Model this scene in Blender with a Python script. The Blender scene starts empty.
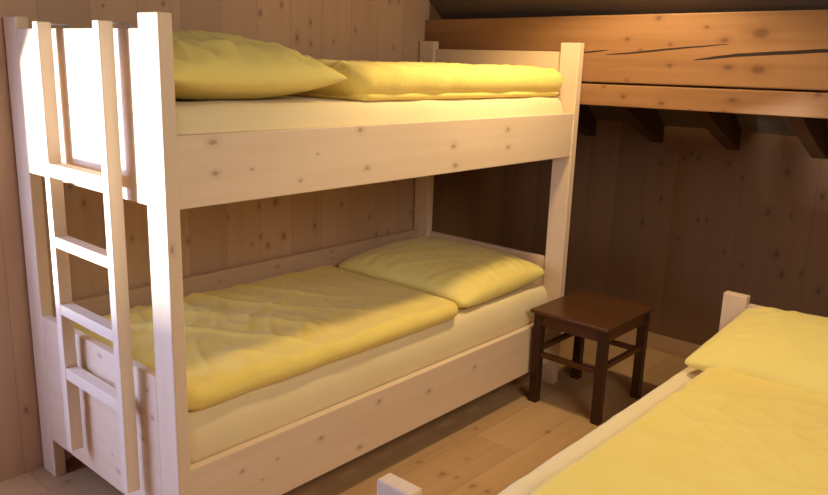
import bpy, bmesh, math, random
from mathutils import Vector, Matrix, noise

random.seed(7)
scn = bpy.context.scene
col = scn.collection

# ------------------------------------------------------------------ materials
class NT:
    def __init__(self, name):
        self.m = bpy.data.materials.new(name)
        self.m.use_nodes = True
        self.t = self.m.node_tree
        self.t.nodes.clear()
        self.out = self.n('ShaderNodeOutputMaterial')
        self.b = self.n('ShaderNodeBsdfPrincipled')
        self.t.links.new(self.b.outputs[0], self.out.inputs[0])
    def n(self, kind, **kw):
        nd = self.t.nodes.new(kind)
        for k, v in kw.items():
            setattr(nd, k, v)
        return nd
    def put(self, sock, v):
        if isinstance(v, bpy.types.NodeSocket):
            self.t.links.new(v, sock)
        else:
            sock.default_value = v
    def math(self, op, a, b=0.0, c=None, clamp=False):
        nd = self.n('ShaderNodeMath', operation=op, use_clamp=clamp)
        self.put(nd.inputs[0], a)
        self.put(nd.inputs[1], b)
        if c is not None:
            self.put(nd.inputs[2], c)
        return nd.outputs[0]
    def vmath(self, op, a, b=None):
        nd = self.n('ShaderNodeVectorMath', operation=op)
        self.put(nd.inputs[0], a)
        if b is not None:
            self.put(nd.inputs[1], b)
        return nd
    def noise(self, vec, scale, detail=2.0, rough=0.5):
        nd = self.n('ShaderNodeTexNoise')
        self.put(nd.inputs['Vector'], vec)
        nd.inputs['Scale'].default_value = scale
        nd.inputs['Detail'].default_value = detail
        nd.inputs['Roughness'].default_value = rough
        return nd.outputs[0]
    def ramp(self, fac, stops):
        nd = self.n('ShaderNodeValToRGB')
        self.put(nd.inputs[0], fac)
        e = nd.color_ramp.elements
        while len(e) < len(stops):
            e.new(0.5)
        for i, (p, c) in enumerate(stops):
            e[i].position = p
            e[i].color = c if len(c) == 4 else (*c, 1)
        return nd.outputs[0]
    def mix(self, fac, a, b, blend='MIX'):
        nd = self.n('ShaderNodeMix', data_type='RGBA', blend_type=blend)
        self.put(nd.inputs[0], fac)
        for s, v in ((6, a), (7, b)):
            if not isinstance(v, bpy.types.NodeSocket) and len(v) == 3:
                v = (*v, 1)
            self.put(nd.inputs[s], v)
        return nd.outputs[2]
    def bump(self, h, strength, dist):
        nd = self.n('ShaderNodeBump')
        nd.inputs['Strength'].default_value = strength
        nd.inputs['Distance'].default_value = dist
        self.put(nd.inputs['Height'], h)
        self.t.links.new(nd.outputs[0], self.b.inputs['Normal'])

def wood(name, grain, light, dark, knot=(0.10, 0.04, 0.015), planks=None, knots=(), rand=0.0, rough=0.5,
         contrast=1.0, seam=0.0025, joints=0.0, kscale=1.0, ks=0.62):
    """Spruce / pine. grain: axis index; planks: (axis, width, offset); knots: explicit (x, y, z, radius)."""
    N = NT(name)
    pos = N.n('ShaderNodeNewGeometry').outputs['Position']
    sep = N.n('ShaderNodeSeparateXYZ')
    N.put(sep.inputs[0], pos)
    vec = pos
    seamv = None
    tint = None
    if planks:
        ax, w, off = planks
        c = N.math('MULTIPLY_ADD', sep.outputs[ax], 1.0 / w, off)
        idx = N.math('FLOOR', c)
        fr = N.math('FRACT', c)
        e = N.math('MINIMUM', fr, N.math('SUBTRACT', 1.0, fr))
        e = N.math('MULTIPLY', e, w)
        seamv = N.math('SUBTRACT', 1.0, N.math('DIVIDE', e, seam, clamp=True))
        if joints > 0:
            wn0 = N.n('ShaderNodeTexWhiteNoise', noise_dimensions='1D')
            N.put(wn0.inputs['W'], idx)
            cj = N.math('ADD', N.math('MULTIPLY', sep.outputs[grain], 1.0 / joints), N.math('MULTIPLY', wn0.outputs[0], 7.3))
            idx2 = N.math('FLOOR', cj)
            frj = N.math('FRACT', cj)
            ej = N.math('MULTIPLY', N.math('MINIMUM', frj, N.math('SUBTRACT', 1.0, frj)), joints)
            sj = N.math('SUBTRACT', 1.0, N.math('DIVIDE', ej, seam, clamp=True))
            seamv = N.math('MAXIMUM', seamv, sj)
            idx = N.math('ADD', idx, N.math('MULTIPLY', idx2, 13.7))
        wn = N.n('ShaderNodeTexWhiteNoise', noise_dimensions='1D')
        N.put(wn.inputs['W'], idx)
        tint = wn.outputs[0]
        cmb = N.n('ShaderNodeCombineXYZ')
        for i in range(3):
            N.put(cmb.inputs[i], N.math('MULTIPLY', tint, 5.0))
        vec = N.vmath('ADD', pos, cmb.outputs[0]).outputs[0]
    # knots bend the grain: distance field first
    sc = [1.0, 1.0, 1.0]
    sc[grain] = 0.62
    wob = N.n('ShaderNodeTexNoise')
    N.put(wob.inputs['Vector'], pos)
    wob.inputs['Scale'].default_value = 40
    wv = N.vmath('SUBTRACT', wob.outputs['Color'], (0.5, 0.5, 0.5)).outputs[0]
    wv = N.vmath('MULTIPLY', wv, (0.012, 0.012, 0.012)).outputs[0]
    spos = N.vmath('MULTIPLY', N.vmath('ADD', pos, wv).outputs[0], tuple(sc)).outputs[0]
    kd = None
    for (x, y, z, r) in knots:
        d = N.vmath('DISTANCE', spos, (x * sc[0], y * sc[1], z * sc[2])).outputs['Value']
        d = N.math('MULTIPLY', d, 1.0 / (r * kscale))
        kd = d if kd is None else N.math('MINIMUM', kd, d)
    if rand > 0:
        vo = N.n('ShaderNodeTexVoronoi')
        N.put(vo.inputs['Vector'], N.vmath('ADD', spos, (3.7, 1.3, 8.1)).outputs[0])
        vo.inputs['Scale'].default_value = rand
        sepc = N.n('ShaderNodeSeparateColor')
        N.put(sepc.inputs[0], vo.outputs['Color'])
        rr = N.math('MULTIPLY_ADD', sepc.outputs[0], 0.010 * rand, 0.001 * rand)
        d = N.math('DIVIDE', vo.outputs['Distance'], rr)
        kd = d if kd is None else N.math('MINIMUM', kd, d)
    gs = [26.0, 26.0, 26.0]
    gs[grain] = 1.3
    gv = N.vmath('MULTIPLY', vec, tuple(gs)).outputs[0]
    g1 = N.noise(gv, 1.0, 3.0, 0.6)
    gs2 = [5.0, 5.0, 5.0]
    gs2[grain] = 0.7
    g2 = N.noise(N.vmath('MULTIPLY', vec, tuple(gs2)).outputs[0], 1.0, 2.0)
    f = N.math('ADD', N.math('MULTIPLY', g1, 0.6), N.math('MULTIPLY', g2, 0.5))
    f = N.math('MULTIPLY_ADD', N.math('SUBTRACT', f, 0.55), 1.9 * contrast, 0.45, clamp=True)
    c = N.mix(f, light, dark)
    if tint is not None:
        t = N.math('MULTIPLY_ADD', tint, 0.18, 0.90)
        cmb = N.n('ShaderNodeCombineColor')
        for i in range(3):
            N.put(cmb.inputs[i], t)
        c = N.mix(1.0, c, cmb.outputs[0], 'MULTIPLY')
    if kd is not None:
        halo = N.ramp(N.math('MULTIPLY', kd, 0.4, clamp=True), [(0.0, (ks,) * 3), (0.16, (ks * 0.8,) * 3), (0.28, (ks * 0.25,) * 3), (0.7, (0, 0, 0))])
        c = N.mix(halo, c, knot)
    if seamv is not None:
        c = N.mix(N.math('MULTIPLY', seamv, 0.4), c, tuple(v * 0.25 for v in dark))
    N.put(N.b.inputs['Base Color'], c)
    N.b.inputs['Roughness'].default_value = rough
    N.b.inputs['Specular IOR Level'].default_value = 0.3
    h = g1
    if seamv is not None:
        h = N.math('SUBTRACT', h, N.math('MULTIPLY', seamv, 3.0))
    N.bump(h, 0.25, 0.0015)
    return N.m

def fabric(name, c1, c2, crinkle=0.5, scale=55.0, rough=0.85):
    N = NT(name)
    pos = N.n('ShaderNodeNewGeometry').outputs['Position']
    big = N.noise(pos, 4.0, 3.0)
    c = N.mix(big, c1, c2)
    N.put(N.b.inputs['Base Color'], c)
    N.b.inputs['Roughness'].default_value = rough
    N.b.inputs['Specular IOR Level'].default_value = 0.15
    N.b.inputs['Sheen Weight'].default_value = 0.15
    v = N.vmath('MULTIPLY', pos, (1.0, 0.45, 1.0)).outputs[0]
    a = N.noise(v, scale, 2.0, 0.6)
    b = N.noise(pos, 14.0, 2.0, 0.5)
    h = N.math('ADD', N.math('MULTIPLY', a, 0.5), b)
    N.bump(h, crinkle, 0.006)
    return N.m

def plain(name, c, rough=0.5, metal=0.0):
    N = NT(name)
    pos = N.n('ShaderNodeNewGeometry').outputs['Position']
    g = N.noise(pos, 30.0, 2.0)
    N.put(N.b.inputs['Base Color'], N.mix(g, c, tuple(v * 0.8 for v in c)))
    N.b.inputs['Roughness'].default_value = rough
    N.b.inputs['Metallic'].default_value = metal
    return N.m

BED_L, BED_D = (0.84, 0.66, 0.45), (0.72, 0.52, 0.32)
KN = (0.20, 0.085, 0.03)
rail_knots = [(0.154, .004, 1.296, .014), (0.158, .004, 1.211, .011), (0.28, .004, 1.212, .006), (0.458, .004, 1.162, .008),
              (0.529, .004, 1.238, .006), (0.712, .004, 1.305, .012), (0.746, .004, 1.176, .011), (1.201, .004, 1.222, .013),
              (1.215, .004, 1.149, .015), (1.548, .004, 1.268, .013), (1.556, .004, 1.196, .012),
              (0.546, .004, 0.267, .012), (0.36, .004, 0.265, .007), (0.224, .004, 0.275, .009), (0.731, .004, 0.165, .011),
              (0.827, .004, 0.31, .012), (1.111, .004, 0.264, .013), (1.406, .004, 0.279, .011), (0.297, .004, 0.216, .006)]
M_rail = wood('pale_spruce_rail', 0, BED_L, BED_D, KN, knots=rail_knots, contrast=0.8)
M_panel = wood('pale_spruce_panel', 1, BED_L, BED_D, KN, contrast=0.8,
               knots=[(0, .151, .573, .010), (0, .13, .492, .009), (0, .192, .398, .009), (0, .066, .536, .008), (0, .432, .596, .009),
                      (0, .54, .476, .010), (0, .392, .271, .006), (0, .359, .223, .010), (0, .40, 1.30, .009), (0, .42, 1.23, .007), (0, .09, 1.42, .008)])
M_post = wood('pale_spruce_post', 2, BED_L, BED_D, KN, rand=7.0, contrast=0.7)
M_railx = wood('pale_spruce_single_bed', 0, BED_L, BED_D, KN, rand=6.0, contrast=0.8)
M_ladder = wood('pale_spruce_ladder', 2, (0.86, 0.69, 0.5), (0.75, 0.56, 0.37), KN, rand=8.0, contrast=0.6)
M_rung = wood('pale_spruce_rung', 1, (0.86, 0.69, 0.5), (0.75, 0.56, 0.37), KN, contrast=0.6)
wl = [(1.043, .955, 1.704, .012), (1.158, .955, 1.743, .012), (1.245, .955, 1.609, .016), (1.323, .955, 1.682, .010), (1.323, .955, 1.586, .010),
      (1.602, .955, 1.658, .009), (1.837, .955, 1.807, .010), (1.905, .955, 1.814, .010), (1.872, .955, 1.587, .010), (.619, .955, 1.666, .010),
      (1.461, .955, 1.598, .008), (.35, .955, 1.683, .006), (.589, .955, 1.708, .010), (1.021, .955, .877, .012), (1.113, .955, .884, .019),
      (1.348, .955, .738, .012), (1.16, .955, .717, .018), (1.067, .955, .687, .014), (1.029, .955, .731, .010), (.657, .955, .77, .012),
      (.857, .955, .844, .009), (1.523, .955, .825, .011), (1.723, .955, .735, .011), (1.775, .955, .634, .014), (1.867, .955, .629, .009),
      (2.042, .955, .717, .012), (.981, .955, .707, .008), (.41, .955, .818, .010), (.453, .955, .61, .012), (.23, .955, .981, .012),
      (.183, .955, 1.046, .010), (-.039, .955, .245, .012), (1.9, .955, .9, .012)]
M_wall = wood('aged_pine_wall', 2, (0.62, 0.41, 0.255), (0.52, 0.33, 0.195), (0.09, 0.032, 0.012), planks=(0, 0.182, 0.35), knots=wl, contrast=0.9)
kk = [(2.9, -.064, 1.034, .015), (2.9, -.186, 1.077, .012), (2.9, -.219, 1.104, .013), (2.9, -.261, 1.085, .014), (2.9, -.418, 1.073, .013),
      (2.9, -.492, 1.005, .010), (2.9, -.083, .846, .014), (2.9, .009, .701, .016), (2.9, -.296, .762, .012), (2.9, -.342, .765, .009),
      (2.9, -.636, .857, .022), (2.9, -.699, 1.061, .016), (2.9, -.744, .852, .011), (2.9, -.703, .656, .021), (2.9, -.739, .561, .018),
      (2.9, -.827, .584, .012), (2.9, -.866, .967, .021), (2.9, -.916, .514, .018), (2.9, -.549, .572, .010), (2.9, -.201, .643, .010),
      (2.9, -.453, .617, .012)]
M_knee = wood('shade_painted_knee_wall', 2, (0.25, 0.132, 0.058), (0.20, 0.102, 0.042), (0.06, 0.02, 0.008), planks=(1, 0.171, 0.91), knots=kk, contrast=0.8, seam=0.002, rough=0.85)  # pine colour lowered to hold the shade under the beam
bk = [(2.105, -.332, 1.732, .014), (2.105, -.201, 1.646, .012), (2.105, -.539, 1.693, .010), (2.105, -.615, 1.645, .017), (2.105, -.751, 1.671, .034),
      (2.105, -.263, 1.603, .008), (2.105, -.395, 1.626, .009), (2.105, -.402, 1.542, .012), (2.105, -.643, 1.54, .020), (2.105, -.759, 1.535, .028),
      (2.105, -.215, 1.475, .008), (2.105, -.108, 1.442, .008), (2.105, -.208, 1.405, .013), (2.105, -.383, 1.386, .015), (2.105, -.51, 1.367, .006),
      (2.105, -.676, 1.416, .018), (2.105, -.647, 1.363, .013), (2.105, -.983, 1.453, .016)]
M_beam = wood('orange_timber', 1, (0.36, 0.185, 0.075), (0.22, 0.098, 0.036), (0.08, 0.028, 0.012), knots=bk, contrast=1.15, rough=0.55, ks=0.7)
M_crack = plain('dark_crack', (0.03, 0.012, 0.005), 0.9)
M_rafter = wood('dark_rafter_timber', 0, (0.085, 0.036, 0.014), (0.06, 0.025, 0.009), contrast=0.9)
M_ceil = wood('dim_roof_boards', 1, (0.17, 0.125, 0.09), (0.10, 0.072, 0.05), planks=(0, 0.14, 0.2), contrast=1.0, rough=0.8)
fk = [(1.022, -.15, 0, .020), (1.044, -.205, 0, .010), (1.036, -.286, 0, .018), (1.045, -.346, 0, .015), (1.412, -.014, 0, .012), (1.183, -.147, 0, .010),
      (1.028, -.027, 0, .012), (1.61, -.252, 0, .013), (-.12, .78, 0, .02), (-.05, .70, 0, .014), (.02, .79, 0, .012)]
M_floor = wood('pine_floor', 0, (0.62, 0.39, 0.19), (0.50, 0.29, 0.125), (0.17, 0.065, 0.02), planks=(1, 0.205, 0.24), knots=fk, joints=1.7, rough=0.4, contrast=0.9)
M_stool = wood('dark_stained_wood', 1, (0.118, 0.045, 0.014), (0.072, 0.027, 0.008), contrast=0.8, rough=0.3)
M_duvet = fabric('yellow_crepe_cotton', (0.88, 0.70, 0.18), (0.85, 0.65, 0.15), 0.55)
M_pillow = fabric('yellow_pillow_cotton', (0.89, 0.73, 0.21), (0.86, 0.69, 0.18), 0.75, 34)
M_sheet = fabric('pale_yellow_sheet', (0.86, 0.71, 0.40), (0.81, 0.65, 0.34), 0.15, 30)
M_metal = plain('grey_steel', (0.45, 0.43, 0.40), 0.4, 0.9)

# ------------------------------------------------------------------ helpers
def put_box(bm, x0, x1, y0, y1, z0, z1, bev=0.003):
    t = bmesh.new()
    bmesh.ops.create_cube(t, size=1.0)
    for v in t.verts:
        v.co = Vector(((x0 + x1) / 2 + v.co.x * (x1 - x0), (y0 + y1) / 2 + v.co.y * (y1 - y0), (z0 + z1) / 2 + v.co.z * (z1 - z0)))
    if bev > 0:
        bmesh.ops.bevel(t, geom=list(t.edges), offset=bev, segments=2, profile=0.5, affect='EDGES')
    me = bpy.data.meshes.new('tmp')
    t.to_mesh(me)
    t.free()
    bm.from_mesh(me)
    bpy.data.meshes.remove(me)

def prism_xz(bm, pts, y0, y1):
    a = [bm.verts.new((x, y0, z)) for x, z in pts]
    b = [bm.verts.new((x, y1, z)) for x, z in pts]
    bm.faces.new(a)
    bm.faces.new(b[::-1])
    n = len(pts)
    for i in range(n):
        bm.faces.new((a[i], b[i], b[(i + 1) % n], a[(i + 1) % n]))
    bmesh.ops.recalc_face_normals(bm, faces=bm.faces)

def link(name, bm, mat, parent=None, smooth=False):
    """BM holds world coordinates; a child keeps them relative to its parent Empty."""
    me = bpy.data.meshes.new(name)
    org = Vector((0, 0, 0))
    p = parent
    while p is not None:
        org += p.location
        p = p.parent
    if parent is None:
        cs = [v.co for v in bm.verts]
        org = Vector(((min(c.x for c in cs) + max(c.x for c in cs)) / 2, (min(c.y for c in cs) + max(c.y for c in cs)) / 2, min(c.z for c in cs)))
    for v in bm.verts:
        v.co -= org
    if smooth:
        for f in bm.faces:
            f.smooth = True
    bm.to_mesh(me)
    bm.free()
    me.materials.append(mat)
    o = bpy.data.objects.new(name, me)
    col.objects.link(o)
    if parent is None:
        o.location = org
    else:
        o.parent = parent
    return o

def box(name, dims, mat, parent=None, bev=0.003):
    bm = bmesh.new()
    put_box(bm, *dims, bev)
    return link(name, bm, mat, parent)

def thing(name, label, cat, loc, group=None):
    o = bpy.data.objects.new(name, None)
    o.empty_display_size = 0.1
    col.objects.link(o)
    o.location = loc
    return tag(o, label, cat, group)

def tag(o, label, cat, group=None):
    o['label'] = label
    o['category'] = cat
    if group:
        o['group'] = group
    return o

def structure(o):
    o['kind'] = 'structure'
    return o

# ------------------------------------------------------------------ soft things
def crease(x, y, seed, ang, su, sv):
    c, s = math.cos(ang), math.sin(ang)
    u, v = (x * c + y * s) * su, (-x * s + y * c) * sv
    n = noise.noise(Vector((u, v, seed)))
    return max(0.0, 1.0 - abs(n) * 3.2) ** 2

def spaced(n, r, half):
    """grid line positions in [-half, half], denser within r of the ends"""
    m = max(4, n // 6)
    e = [-half + r * (1 - math.cos(math.pi / 2 * i / m)) for i in range(m)]
    k = n - 2 * m
    mid = [-half + r + (2 * half - 2 * r) * i / k for i in range(k + 1)]
    return e + mid + [-a for a in reversed(e)]

def slab(bm, x0, x1, y0, y1, z0, z1, r, rc, wr=None, nx=120, ny=90, bottom=True, wav=0.0, seed=0.0):
    """Soft slab with rounded rim: a mattress, a duvet, a folded cover. wr(x, y) -> height added on top."""
    a, b = (x1 - x0) / 2, (y1 - y0) / 2
    cx, cy = (x0 + x1) / 2, (y0 + y1) / 2
    h = (z1 - z0) / 2
    zm = (z0 + z1) / 2
    xs, ys = spaced(nx, r, a), spaced(ny, r, b)
    top, bot = [], []
    for i, u in enumerate(xs):
        rt, rb = [], []
        for j, v in enumerate(ys):
            d = min(a - abs(u), b - abs(v))
            x, y = u, v
            ex, ey = abs(u) - (a - rc), abs(v) - (b - rc)
            if ex > 0 and ey > 0:
                m = max(ex, ey) / math.hypot(ex, ey)
                x = math.copysign(a - rc + ex * m, u)
                y = math.copysign(b - rc + ey * m, v)
            if wav:
                k = max(0.0, 1 - d / (r * 3))
                w = noise.noise(Vector(((x + cx) * 3.3, (y + cy) * 3.3, seed + 9))) * wav * k
                if a - abs(u) < b - abs(v):
                    x += math.copysign(w, u)
                else:
                    y += math.copysign(w, v)
            t = min(1.0, d / r)
            p = math.sqrt(max(0.0, 1 - (1 - t) ** 2))
            w = wr(x + cx, y + cy) * p if wr else 0.0
            rt.append(bm.verts.new((cx + x, cy + y, zm + h * p + w)))
            edge = i in (0, len(xs) - 1) or j in (0, len(ys) - 1)
            rb.append(rt[-1] if edge else bm.verts.new((cx + x, cy + y, zm - h * p)))
        top.append(rt)
        bot.append(rb)
    for i in range(len(xs) - 1):
        for j in range(len(ys) - 1):
            bm.faces.new((top[i][j], top[i + 1][j], top[i + 1][j + 1], top[i][j + 1]))
            bm.faces.new((bot[i][j + 1], bot[i + 1][j + 1], bot[i + 1][j], bot[i][j]))

def pillow_mesh(a, b, hz, up=0.62, seed=0.0, n=104, pinch=0.06, floor_z=None, tilt=(0.0, 0.0), wr=0.006, full=0.55, corner=0.0, rc=0.0):
    """Pillow centred on 0, half sizes a, b and total thickness hz; up = share of the bulge above the seam; flattened on floor_z."""
    bm = bmesh.new()
    us = [math.sin(math.pi / 2 * (-1 + 2 * i / n)) * 0.6 + (-1 + 2 * i / n) * 0.4 for i in range(n + 1)]
    top, bot = [], []
    for i, u in enumerate(us):
        rt, rb = [], []
        for j, v in enumerate(us):
            x = a * u * (1 - pinch * (1 - v * v) * abs(u) ** 2)
            y = b * v * (1 - pinch * (1 - u * u) * abs(v) ** 2)
            if rc > 0:
                ex, ey = abs(x) - (a - rc), abs(y) - (b - rc)
                if ex > 0 and ey > 0:
                    m = max(ex, ey) / math.hypot(ex, ey)
                    x = math.copysign(a - rc + ex * m, x)
                    y = math.copysign(b - rc + ey * m, y)
            f = max(0.0, (1 - abs(u) ** 2.4) * (1 - abs(v) ** 2.4)) ** full
            rim = 1 - min(1 - abs(u), 1 - abs(v))
            # gathers running in from the seam, long soft creases inside
            s = (x if (1 - abs(v)) < (1 - abs(u)) else y)
            g = noise.noise(Vector((s * 26, seed, rim * 1.5))) * max(0.0, rim - 0.45) ** 1.0 * (1 - rim) * 4
            w = wr * (5.0 * g + 1.3 * crease(x, y, seed, 0.9, 7, 2.2) + 0.8 * crease(x, y, seed + 4, 2.1, 6, 2.0) - 0.8) * min(1.0, f * 2)
            base = tilt[0] * u + tilt[1] * v + corner * (abs(u * v) ** 3)
            zt = base + hz * up * f + w
            zb = base - hz * (1 - up) * f
            if floor_z is not None:
                zb = max(zb, floor_z)
                zt = max(zt, zb)
            rt.append(bm.verts.new((x, y, zt)))
            edge = i in (0, n) or j in (0, n)
            rb.append(rt[-1] if edge else bm.verts.new((x, y, min(zb, zt - 1e-4))))
        top.append(rt)
        bot.append(rb)
    for i in range(n):
        for j in range(n):
            bm.faces.new((top[i][j], top[i + 1][j], top[i + 1][j + 1], top[i][j + 1]))
            bm.faces.new((bot[i][j + 1], bot[i + 1][j + 1], bot[i + 1][j], bot[i][j]))
    return bm

def place(bm, loc, rz=0.0, ry=0.0, rx=0.0):
    M = Matrix.Translation(loc) @ Matrix.Rotation(rz, 4, 'Z') @ Matrix.Rotation(ry, 4, 'Y') @ Matrix.Rotation(rx, 4, 'X')
    bmesh.ops.transform(bm, matrix=M, verts=bm.verts)
    return bm

# ------------------------------------------------------------------ the room
XW, YW = 2.90, 0.955
def roof_z(x):
    return 1.235 + 0.781 * (XW - x)

bm = bmesh.new()
put_box(bm, -2.3, 3.05, -2.7, 1.15, -0.1, 0.0, 0)
structure(link('floor', bm, M_floor))

bm = bmesh.new()                                   # left wall, with the opening of a window that stands outside the photograph
WX0, WX1, WZ0, WZ1 = -1.95, -0.36, 0.68, 1.36
put_box(bm, WX1, 2.14, YW, 1.10, 0, 2.75, 0)
put_box(bm, -2.3, WX0, YW, 1.10, 0, 2.75, 0)
put_box(bm, WX0, WX1, YW, 1.10, 0, WZ0, 0)
put_box(bm, -0.88, WX1, YW, 1.10, WZ0, 0.93, 0)      # unseen block added in the opening to stop glare between the berths
put_box(bm, WX0, WX1, YW, 1.10, WZ1, 2.75, 0)
structure(link('wall_left', bm, M_wall))

bm = bmesh.new()                                   # the same gable wall goes on under the eaves, shade painted into its colour
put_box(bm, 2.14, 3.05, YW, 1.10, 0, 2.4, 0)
M_eaves = wood('shade_painted_eaves_wall', 2, (0.26, 0.148, 0.062), (0.20, 0.11, 0.044), (0.06, 0.02, 0.008), planks=(0, 0.182, 0.35), contrast=0.8, seam=0.002)
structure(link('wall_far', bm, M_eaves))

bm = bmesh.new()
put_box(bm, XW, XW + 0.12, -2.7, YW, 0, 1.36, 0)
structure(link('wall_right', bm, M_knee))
bm = bmesh.new()
put_box(bm, -2.3, 3.05, -2.85, -2.7, 0, 2.75, 0)
structure(link('wall_near', bm, M_wall))
bm = bmesh.new()
put_box(bm, -2.4, -2.3, -2.7, YW, 0, 2.75, 0)
structure(link('wall_back', bm, M_wall))

bm = bmesh.new()
xr = XW - (2.62 - 1.235) / 0.781
prism_xz(bm, [(3.05, roof_z(3.05)), (3.05, roof_z(3.05) + 0.1), (xr, 2.72), (-2.4, 2.72), (-2.4, 2.62), (xr, 2.62)], -2.8, 1.1)
structure(link('ceiling', bm, M_ceil))

bm = bmesh.new()
put_box(bm, XW - 0.018, XW, -2.7, YW, 0, 0.092, 0.002)
structure(link('baseboard_right', bm, wood('pine_baseboard', 1, (0.55, 0.36, 0.19), (0.45, 0.27, 0.13), rand=5.0)))

# the roof beam with its drying cracks, the board nailed under it, the rafter ends
BX = 2.105
beam = thing('roof_beam', 'thick orange timber roof beam with two long drying cracks, above the dark wall', 'beam', (BX + 0.06, -0.72, 1.45))
bm = bmesh.new()
put_box(bm, BX, BX + 0.10, -2.7, YW - 0.001, 1.449, 1.736, 0.006)
for v in bm.verts:
    v.co.z += (YW - v.co.y) * 0.010
link('timber', bm, M_beam, beam)
def crack(pts, w):
    bm = bmesh.new()
    n = len(pts)
    up, dn = [], []
    for i, (y, z) in enumerate(pts):
        k = w * (0.12 + math.sin(math.pi * min(1.0, (i + 0.15) / (n - 1 + 0.3))) ** 0.7)
        jit = 0.0012 * noise.noise(Vector((y * 40, z * 9, 2)))
        up.append(bm.verts.new((BX - 0.0006, y, z + k / 2 + jit)))
        dn.append(bm.verts.new((BX - 0.0006, y, z - k / 2 + jit)))
    for i in range(n - 1):
        bm.faces.new((up[i], up[i + 1], dn[i + 1], dn[i]))
    link('drying_crack', bm, M_crack, beam)
def dense(pts, k=6):
    o = []
    for (a, b), (c, d) in zip(pts, pts[1:]):
        o += [(a + (c - a) * i / k, b + (d - b) * i / k) for i in range(k)]
    return o + [pts[-1]]
crack(dense([(.05, 1.584), (.008, 1.587), (-.06, 1.593), (-.118, 1.600)]), 0.006)
crack(dense([(-.099, 1.579), (-.18, 1.585), (-.264, 1.593), (-.400, 1.608), (-.52, 1.619), (-.635, 1.630)]), 0.007)
crack(dense([(-.499, 1.566), (-.562, 1.574), (-.674, 1.589), (-.838, 1.600), (-.995, 1.611), (-1.2, 1.622), (-1.5, 1.64)]), 0.012)

bm = bmesh.new()
put_box(bm, BX, BX + 0.03, -2.7, YW - 0.001, 1.348, 1.441, 0.004)
for v in bm.verts:
    v.co.z += (YW - v.co.y) * 0.010
tag(link('beam_board', bm, M_beam), 'narrow orange knotty board running just below the thick roof beam', 'board')

for y, lab in ((0.34, 'dark rafter end under the beam, right beside the bunk bed headboard post'),
               (-0.06, 'dark rafter end under the beam, second to the right of the bunk bed'),
               (-0.46, 'dark rafter end under the beam, above the single bed headboard post'),
               (-0.86, 'dark rafter end under the beam at the right edge of the photo')):
    bm = bmesh.new()
    prism_xz(bm, [(2.206, 1.445), (2.45, 1.332), (2.65, 1.238), (XW - 0.001, 1.142), (XW - 0.001, roof_z(XW) - 0.003), (2.30, roof_z(2.30) - 0.003), (2.24, 1.715), (2.206, 1.715)], y, y + 0.064)
    tag(link('rafter', bm, M_rafter), lab, 'rafter', 'rafter ends under the roof beam')

# ------------------------------------------------------------------ bunk bed
L, W, PX, PY, H = 2.10, 0.945, 0.042, 0.0983, 1.627
bunk = thing('bunk_bed', 'pale unpainted wooden bunk bed with two berths against the knotty pine wall', 'bed', (L / 2, W / 2, 0))
for x0 in (0, L - PX):
    for y0 in (0, W - PY):
        box('bed_post', (x0, x0 + PX, y0, y0 + PY, 0, H), M_post, bunk, 0.004)
def end_panel(x0, x1, y0, y1, z0, z1, parent, mat):
    bm = bmesh.new()
    zm = z0 + (z1 - z0) * 0.52
    put_box(bm, x0, x1, y0, y1, z0, zm, 0.0015)
    put_box(bm, x0, x1, y0, y1, zm, z1, 0.0015)
    return link('end_panel', bm, mat, parent)
for (x0, x1) in ((0.001, 0.027), (L - 0.030, L - 0.004)):
    end_panel(x0, x1, PY, W - PY, 1.1265, 1.588, bunk, M_panel)
    end_panel(x0, x1, PY, W - PY, 0.1528, 0.6259, bunk, M_panel)
box('side_rail', (PX, L - PX, 0.0045, 0.0325, 1.1226, 1.319), M_rail, bunk)
box('side_rail', (PX, L - PX, 0.0045, 0.0325, 0.128, 0.354), M_rail, bunk)
box('side_rail', (PX, L - PX, W - 0.034, W - 0.006, 1.1226, 1.42), M_railx, bunk)
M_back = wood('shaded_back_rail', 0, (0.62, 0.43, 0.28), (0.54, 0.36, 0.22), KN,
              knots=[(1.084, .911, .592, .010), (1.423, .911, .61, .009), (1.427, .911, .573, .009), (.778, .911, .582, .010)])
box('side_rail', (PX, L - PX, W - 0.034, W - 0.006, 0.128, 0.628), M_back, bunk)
for z in (0.285, 1.185):
    bm = bmesh.new()
    for i in range(12):
        x = 0.07 + i * (L - 0.14 - 0.09) / 11
        put_box(bm, x, x + 0.09, 0.0325, W - 0.034, z - 0.018, z, 0.002)
    link('slat_base', bm, M_railx, bunk)

# ------------------------------------------------------------------ ladder
lad = thing('ladder', 'pale wooden ladder with four rungs hooked over the bunk bed end', 'ladder', (-0.04, 0.38, 0.245))
SX0, SX1 = -0.062, -0.021
for y0, y1 in ((0.181, 0.216), (0.544, 0.579)):
    box('stile', (SX0, SX1, y0, y1, 0.245, 1.605), M_ladder, lad, 0.003)
    bm = bmesh.new()
    ym = (y0 + y1) / 2
    put_box(bm, SX1 - 0.001, SX1 + 0.002, ym - 0.009, ym + 0.009, 1.52, 1.601, 0.0005)
    put_box(bm, SX1 - 0.001, 0.036, ym - 0.009, ym + 0.009, 1.597, 1.601, 0.0005)
    put_box(bm, 0.033, 0.036, ym - 0.009, ym + 0.009, 1.545, 1.601, 0.0005)
    link('hook', bm, M_metal, lad)
for zt, th in ((1.196, 0.042), (0.970, 0.034), (0.752, 0.034), (0.538, 0.038)):
    box('rung', (SX0 + 0.001, SX1 - 0.001, 0.216, 0.544, zt - th, zt), M_rung, lad, 0.002)

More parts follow.
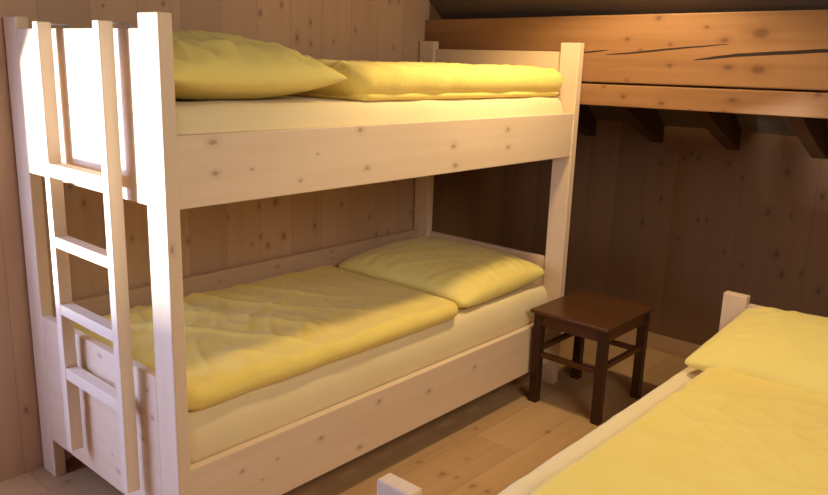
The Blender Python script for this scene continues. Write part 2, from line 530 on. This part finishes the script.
# ------------------------------------------------------------------ stool
SXA, SXB, SYA, SYB, SZ = 1.797, 2.258, -0.392, -0.002, 0.452
st = thing('stool', 'small dark brown wooden stool standing between the two beds', 'stool', ((SXA + SXB) / 2, (SYA + SYB) / 2, 0))
box('seat', (SXA, SXB, SYA, SYB, SZ - 0.017, SZ), M_stool, st, 0.005)
lx, ly, lt = (SXA + 0.018, SXB - 0.018), (SYA + 0.014, SYB - 0.014), 0.040
M_stoolz = wood('dark_stained_leg', 2, (0.062, 0.026, 0.011), (0.038, 0.015, 0.006), contrast=0.8, rough=0.35)
for a in (0, 1):
    for b in (0, 1):
        x0 = lx[0] if a == 0 else lx[1] - lt
        y0 = ly[0] if b == 0 else ly[1] - lt
        box('leg', (x0, x0 + lt, y0, y0 + lt, 0, SZ - 0.017), M_stoolz, st, 0.003)
for x0 in (lx[0] + 0.006, lx[1] - 0.006 - 0.02):
    box('apron', (x0, x0 + 0.02, ly[0] + lt, ly[1] - lt, SZ - 0.075, SZ - 0.017), M_stool, st, 0.002)
for y0 in (ly[0] + 0.006, ly[1] - 0.006 - 0.02):
    box('apron', (lx[0] + lt, lx[1] - lt, y0, y0 + 0.02, SZ - 0.075, SZ - 0.017), M_stool, st, 0.002)
for x0 in (lx[0] + 0.008, lx[1] - 0.008 - 0.022):
    box('rung', (x0, x0 + 0.022, ly[0] + lt, ly[1] - lt, 0.225, 0.250), M_stool, st, 0.004)
for y0 in (ly[0] + 0.008, ly[1] - 0.008 - 0.022):
    box('rung', (lx[0] + lt, lx[1] - lt, y0, y0 + 0.022, 0.245, 0.270), M_stool, st, 0.004)

# ------------------------------------------------------------------ single bed
B0, B1, C0, C1 = 0.030, 2.100, -1.700, -0.755
sb = thing('single_bed', 'low pale wooden single bed with square posts, at the right front', 'bed', ((B0 + B1) / 2, (C0 + C1) / 2, 0))
for x0 in (B0, B1 - PX):
    for y0 in (C0, C1 - 0.095):
        box('bed_post', (x0, x0 + PX, y0, y0 + 0.095, 0, 0.647), M_post, sb, 0.004)
for x0, x1 in ((B0 + 0.001, B0 + 0.027), (B1 - 0.034, B1 - 0.006)):
    end_panel(x0, x1, C0 + 0.095, C1 - 0.095, 0.153, 0.615, sb, M_panel)
for y0 in (C0 + 0.0045, C1 - 0.0325):
    box('side_rail', (B0 + PX, B1 - PX, y0, y0 + 0.028, 0.128, 0.354), M_railx, sb)
bm = bmesh.new()
for i in range(12):
    x = B0 + 0.07 + i * (B1 - B0 - 0.23) / 11
    put_box(bm, x, x + 0.09, C0 + 0.0325, C1 - 0.0325, 0.267, 0.285, 0.002)
link('slat_base', bm, M_railx, sb)

# ------------------------------------------------------------------ mattresses
def sheet_wr(amp, seed):
    def f(x, y):
        return amp * (crease(x, y, seed, 0.5, 3.0, 1.1) + 0.6 * noise.noise(Vector((x * 3, y * 3, seed))))
    return f
def mattress(x0, x1, y0, y1, z0, z1, label, seed):
    bm = bmesh.new()
    slab(bm, x0, x1, y0, y1, z0, z1, 0.045, 0.05, sheet_wr(0.004, seed), 110, 60, wav=0.006, seed=seed)
    return tag(link('mattress', bm, M_sheet, smooth=True), label, 'mattress')
mattress(0.046, 2.054, 0.034, 0.909, 0.285, 0.503, 'mattress in pale yellow sheet on the lower bunk', 1.0)
mattress(0.046, 2.054, 0.034, 0.909, 1.185, 1.390, 'mattress in pale yellow sheet on the upper bunk', 2.0)
mattress(0.062, 2.056, -1.665, -0.812, 0.285, 0.503, 'mattress in pale sheet on the single bed', 3.0)

# ------------------------------------------------------------------ duvets
def duvet_wr(amp, seed, bias=None):
    def f(x, y):
        k = bias(x, y) if bias else 1.0
        w = 0.9 * crease(x, y, seed, 0.5, 5.5, 1.7) + 0.8 * crease(x, y, seed + 3, 1.9, 5.0, 1.5) + 0.5 * crease(x, y, seed + 7, 2.7, 9.0, 3.0)
        return amp * (k * w + 1.2 * noise.noise(Vector((x * 2.3, y * 2.3, seed + 5))))
    return f
bm = bmesh.new()
slab(bm, 0.055, 1.345, 0.030, 0.858, 0.505, 0.575, 0.038, 0.06,
     duvet_wr(0.011, 11.0, lambda x, y: 1.2 if x < 0.6 else max(0.35, 1.2 - (x - 0.6) * 1.6)), 190, 130, wav=0.012, seed=4)
tag(link('duvet', bm, M_duvet, smooth=True), 'crumpled yellow duvet spread over the lower bunk', 'duvet')

bm = bmesh.new()
def roll_wr(x, y):
    return 0.009 * crease(x, y, 21.0, 1.2, 7, 3) + 0.006 * crease(x, y, 25.0, 0.3, 11, 5) + 0.006 * noise.noise(Vector((x * 3.1, y * 3, 3))) - 0.004
slab(bm, 0.76, 2.035, 0.060, 0.80, 1.392, 1.420, 0.012, 0.05, None, 120, 60, wav=0.014, seed=6)
slab(bm, 0.73, 2.060, 0.044, 0.80, 1.400, 1.513, 0.055, 0.08, roll_wr, 170, 100, wav=0.024, seed=5)
tag(link('duvet', bm, M_duvet, smooth=True), 'bright yellow duvet folded in a thick roll on the upper bunk', 'duvet')

bm = bmesh.new()
slab(bm, 0.090, 1.475, -1.670, -0.945, 0.507, 0.566, 0.040, 0.06,
     duvet_wr(0.009, 31.0, lambda x, y: 0.6), 190, 120, wav=0.014, seed=8)
tag(link('duvet', bm, M_duvet, smooth=True), 'yellow duvet laid flat over the single bed', 'duvet')

# ------------------------------------------------------------------ pillows
bm = place(pillow_mesh(0.328, 0.385, 0.205, up=0.60, seed=2.0, floor_z=-0.072, wr=0.011, pinch=0.05, full=0.45), (0.366, 0.432, 1.466))
tag(link('pillow', bm, M_pillow, smooth=True), 'plump yellow pillow at the ladder end of the upper bunk', 'pillow')
bm = place(pillow_mesh(0.325, 0.405, 0.185, up=0.56, seed=5.0, floor_z=-0.042, wr=0.0032, pinch=0.02, full=0.40, rc=0.05), (1.705, 0.458, 0.555), ry=-0.045)
tag(link('pillow', bm, M_pillow, smooth=True), 'yellow pillow at the headboard end of the lower bunk', 'pillow')
bm = place(pillow_mesh(0.312, 0.405, 0.15, up=0.64, seed=8.0, floor_z=-0.050, wr=0.0032, pinch=0.03, full=0.42, rc=0.03), (1.735, -1.262, 0.574), ry=-0.09)
tag(link('pillow', bm, M_pillow, smooth=True), 'yellow pillow against the headboard of the single bed', 'pillow')

# ------------------------------------------------------------------ light
def area(name, loc, target, size, power, color, shape='DISK', size_y=None):
    l = bpy.data.lights.new(name, 'AREA')
    l.shape = shape
    l.size = size
    if size_y:
        l.size_y = size_y
    l.energy = power
    l.color = color
    o = bpy.data.objects.new(name, l)
    o.location = loc
    o.rotation_euler = (Vector(target) - Vector(loc)).to_track_quat('-Z', 'Y').to_euler()
    col.objects.link(o)
    return o

lp = bpy.data.lights.new('ceiling_lamp', 'SPOT')
lp.energy = 68
lp.color = (1.0, 0.75, 0.43)
lp.shadow_soft_size = 0.09
lp.spot_size = math.radians(127)
lp.spot_blend = 0.45
lo = bpy.data.objects.new('ceiling_lamp', lp)
lo.location = (1.60, -0.34, 2.20)
col.objects.link(lo)

# low bright sky coming in through the window of the left wall
D = Vector((-1.0, 0.55, 0.0)).normalized()
src = Vector((0.0, 0.25, 0.56)) + D * 3.0
area('window_glare', src, (0.0, 0.35, 1.2), 0.16, 240, (0.88, 0.96, 1.0))
area('window_sky', ((WX0 + WX1) / 2, YW - 0.01, (WZ0 + WZ1) / 2), (-0.6, -2.0, 0.3), 1.5, 58, (0.38, 0.50, 1.0), 'RECTANGLE', 0.85)

area('fill_light', (0.2, -2.45, 2.3), (1.3, 0.9, 1.5), 1.2, 32, (1.0, 0.91, 0.80))  # soft fill added to brighten the front faces, no lamp stands here

w = bpy.data.worlds.new('world')
scn.world = w
w.use_nodes = True
w.node_tree.nodes['Background'].inputs[0].default_value = (0.9, 0.85, 0.8, 1)
w.node_tree.nodes['Background'].inputs[1].default_value = 0.05

# ------------------------------------------------------------------ camera
yaw, pit, rol, fpx = 0.7198, 0.2394, 0.0324, 768.68
F = Vector((math.cos(yaw) * math.cos(pit), math.sin(yaw) * math.cos(pit), -math.sin(pit)))
R = Vector((math.sin(yaw), -math.cos(yaw), 0))
U = R.cross(F)
R2 = R * math.cos(rol) + U * math.sin(rol)
U2 = -R * math.sin(rol) + U * math.cos(rol)
cam = bpy.data.cameras.new('camera')
cam.sensor_width = 36.0
cam.lens = 36.0 * fpx / 828.0
cam.clip_start = 0.02
co = bpy.data.objects.new('camera', cam)
M = Matrix((R2, U2, -F)).transposed().to_4x4()
M.translation = Vector((-1.0543, -1.7914, 1.5311))
co.matrix_world = M
col.objects.link(co)
scn.camera = co

scn.view_settings.view_transform = 'Standard'
scn.view_settings.look = 'None'
scn.view_settings.exposure = 0.15
scn.cycles.use_denoising = True
scn.cycles.max_bounces = 6
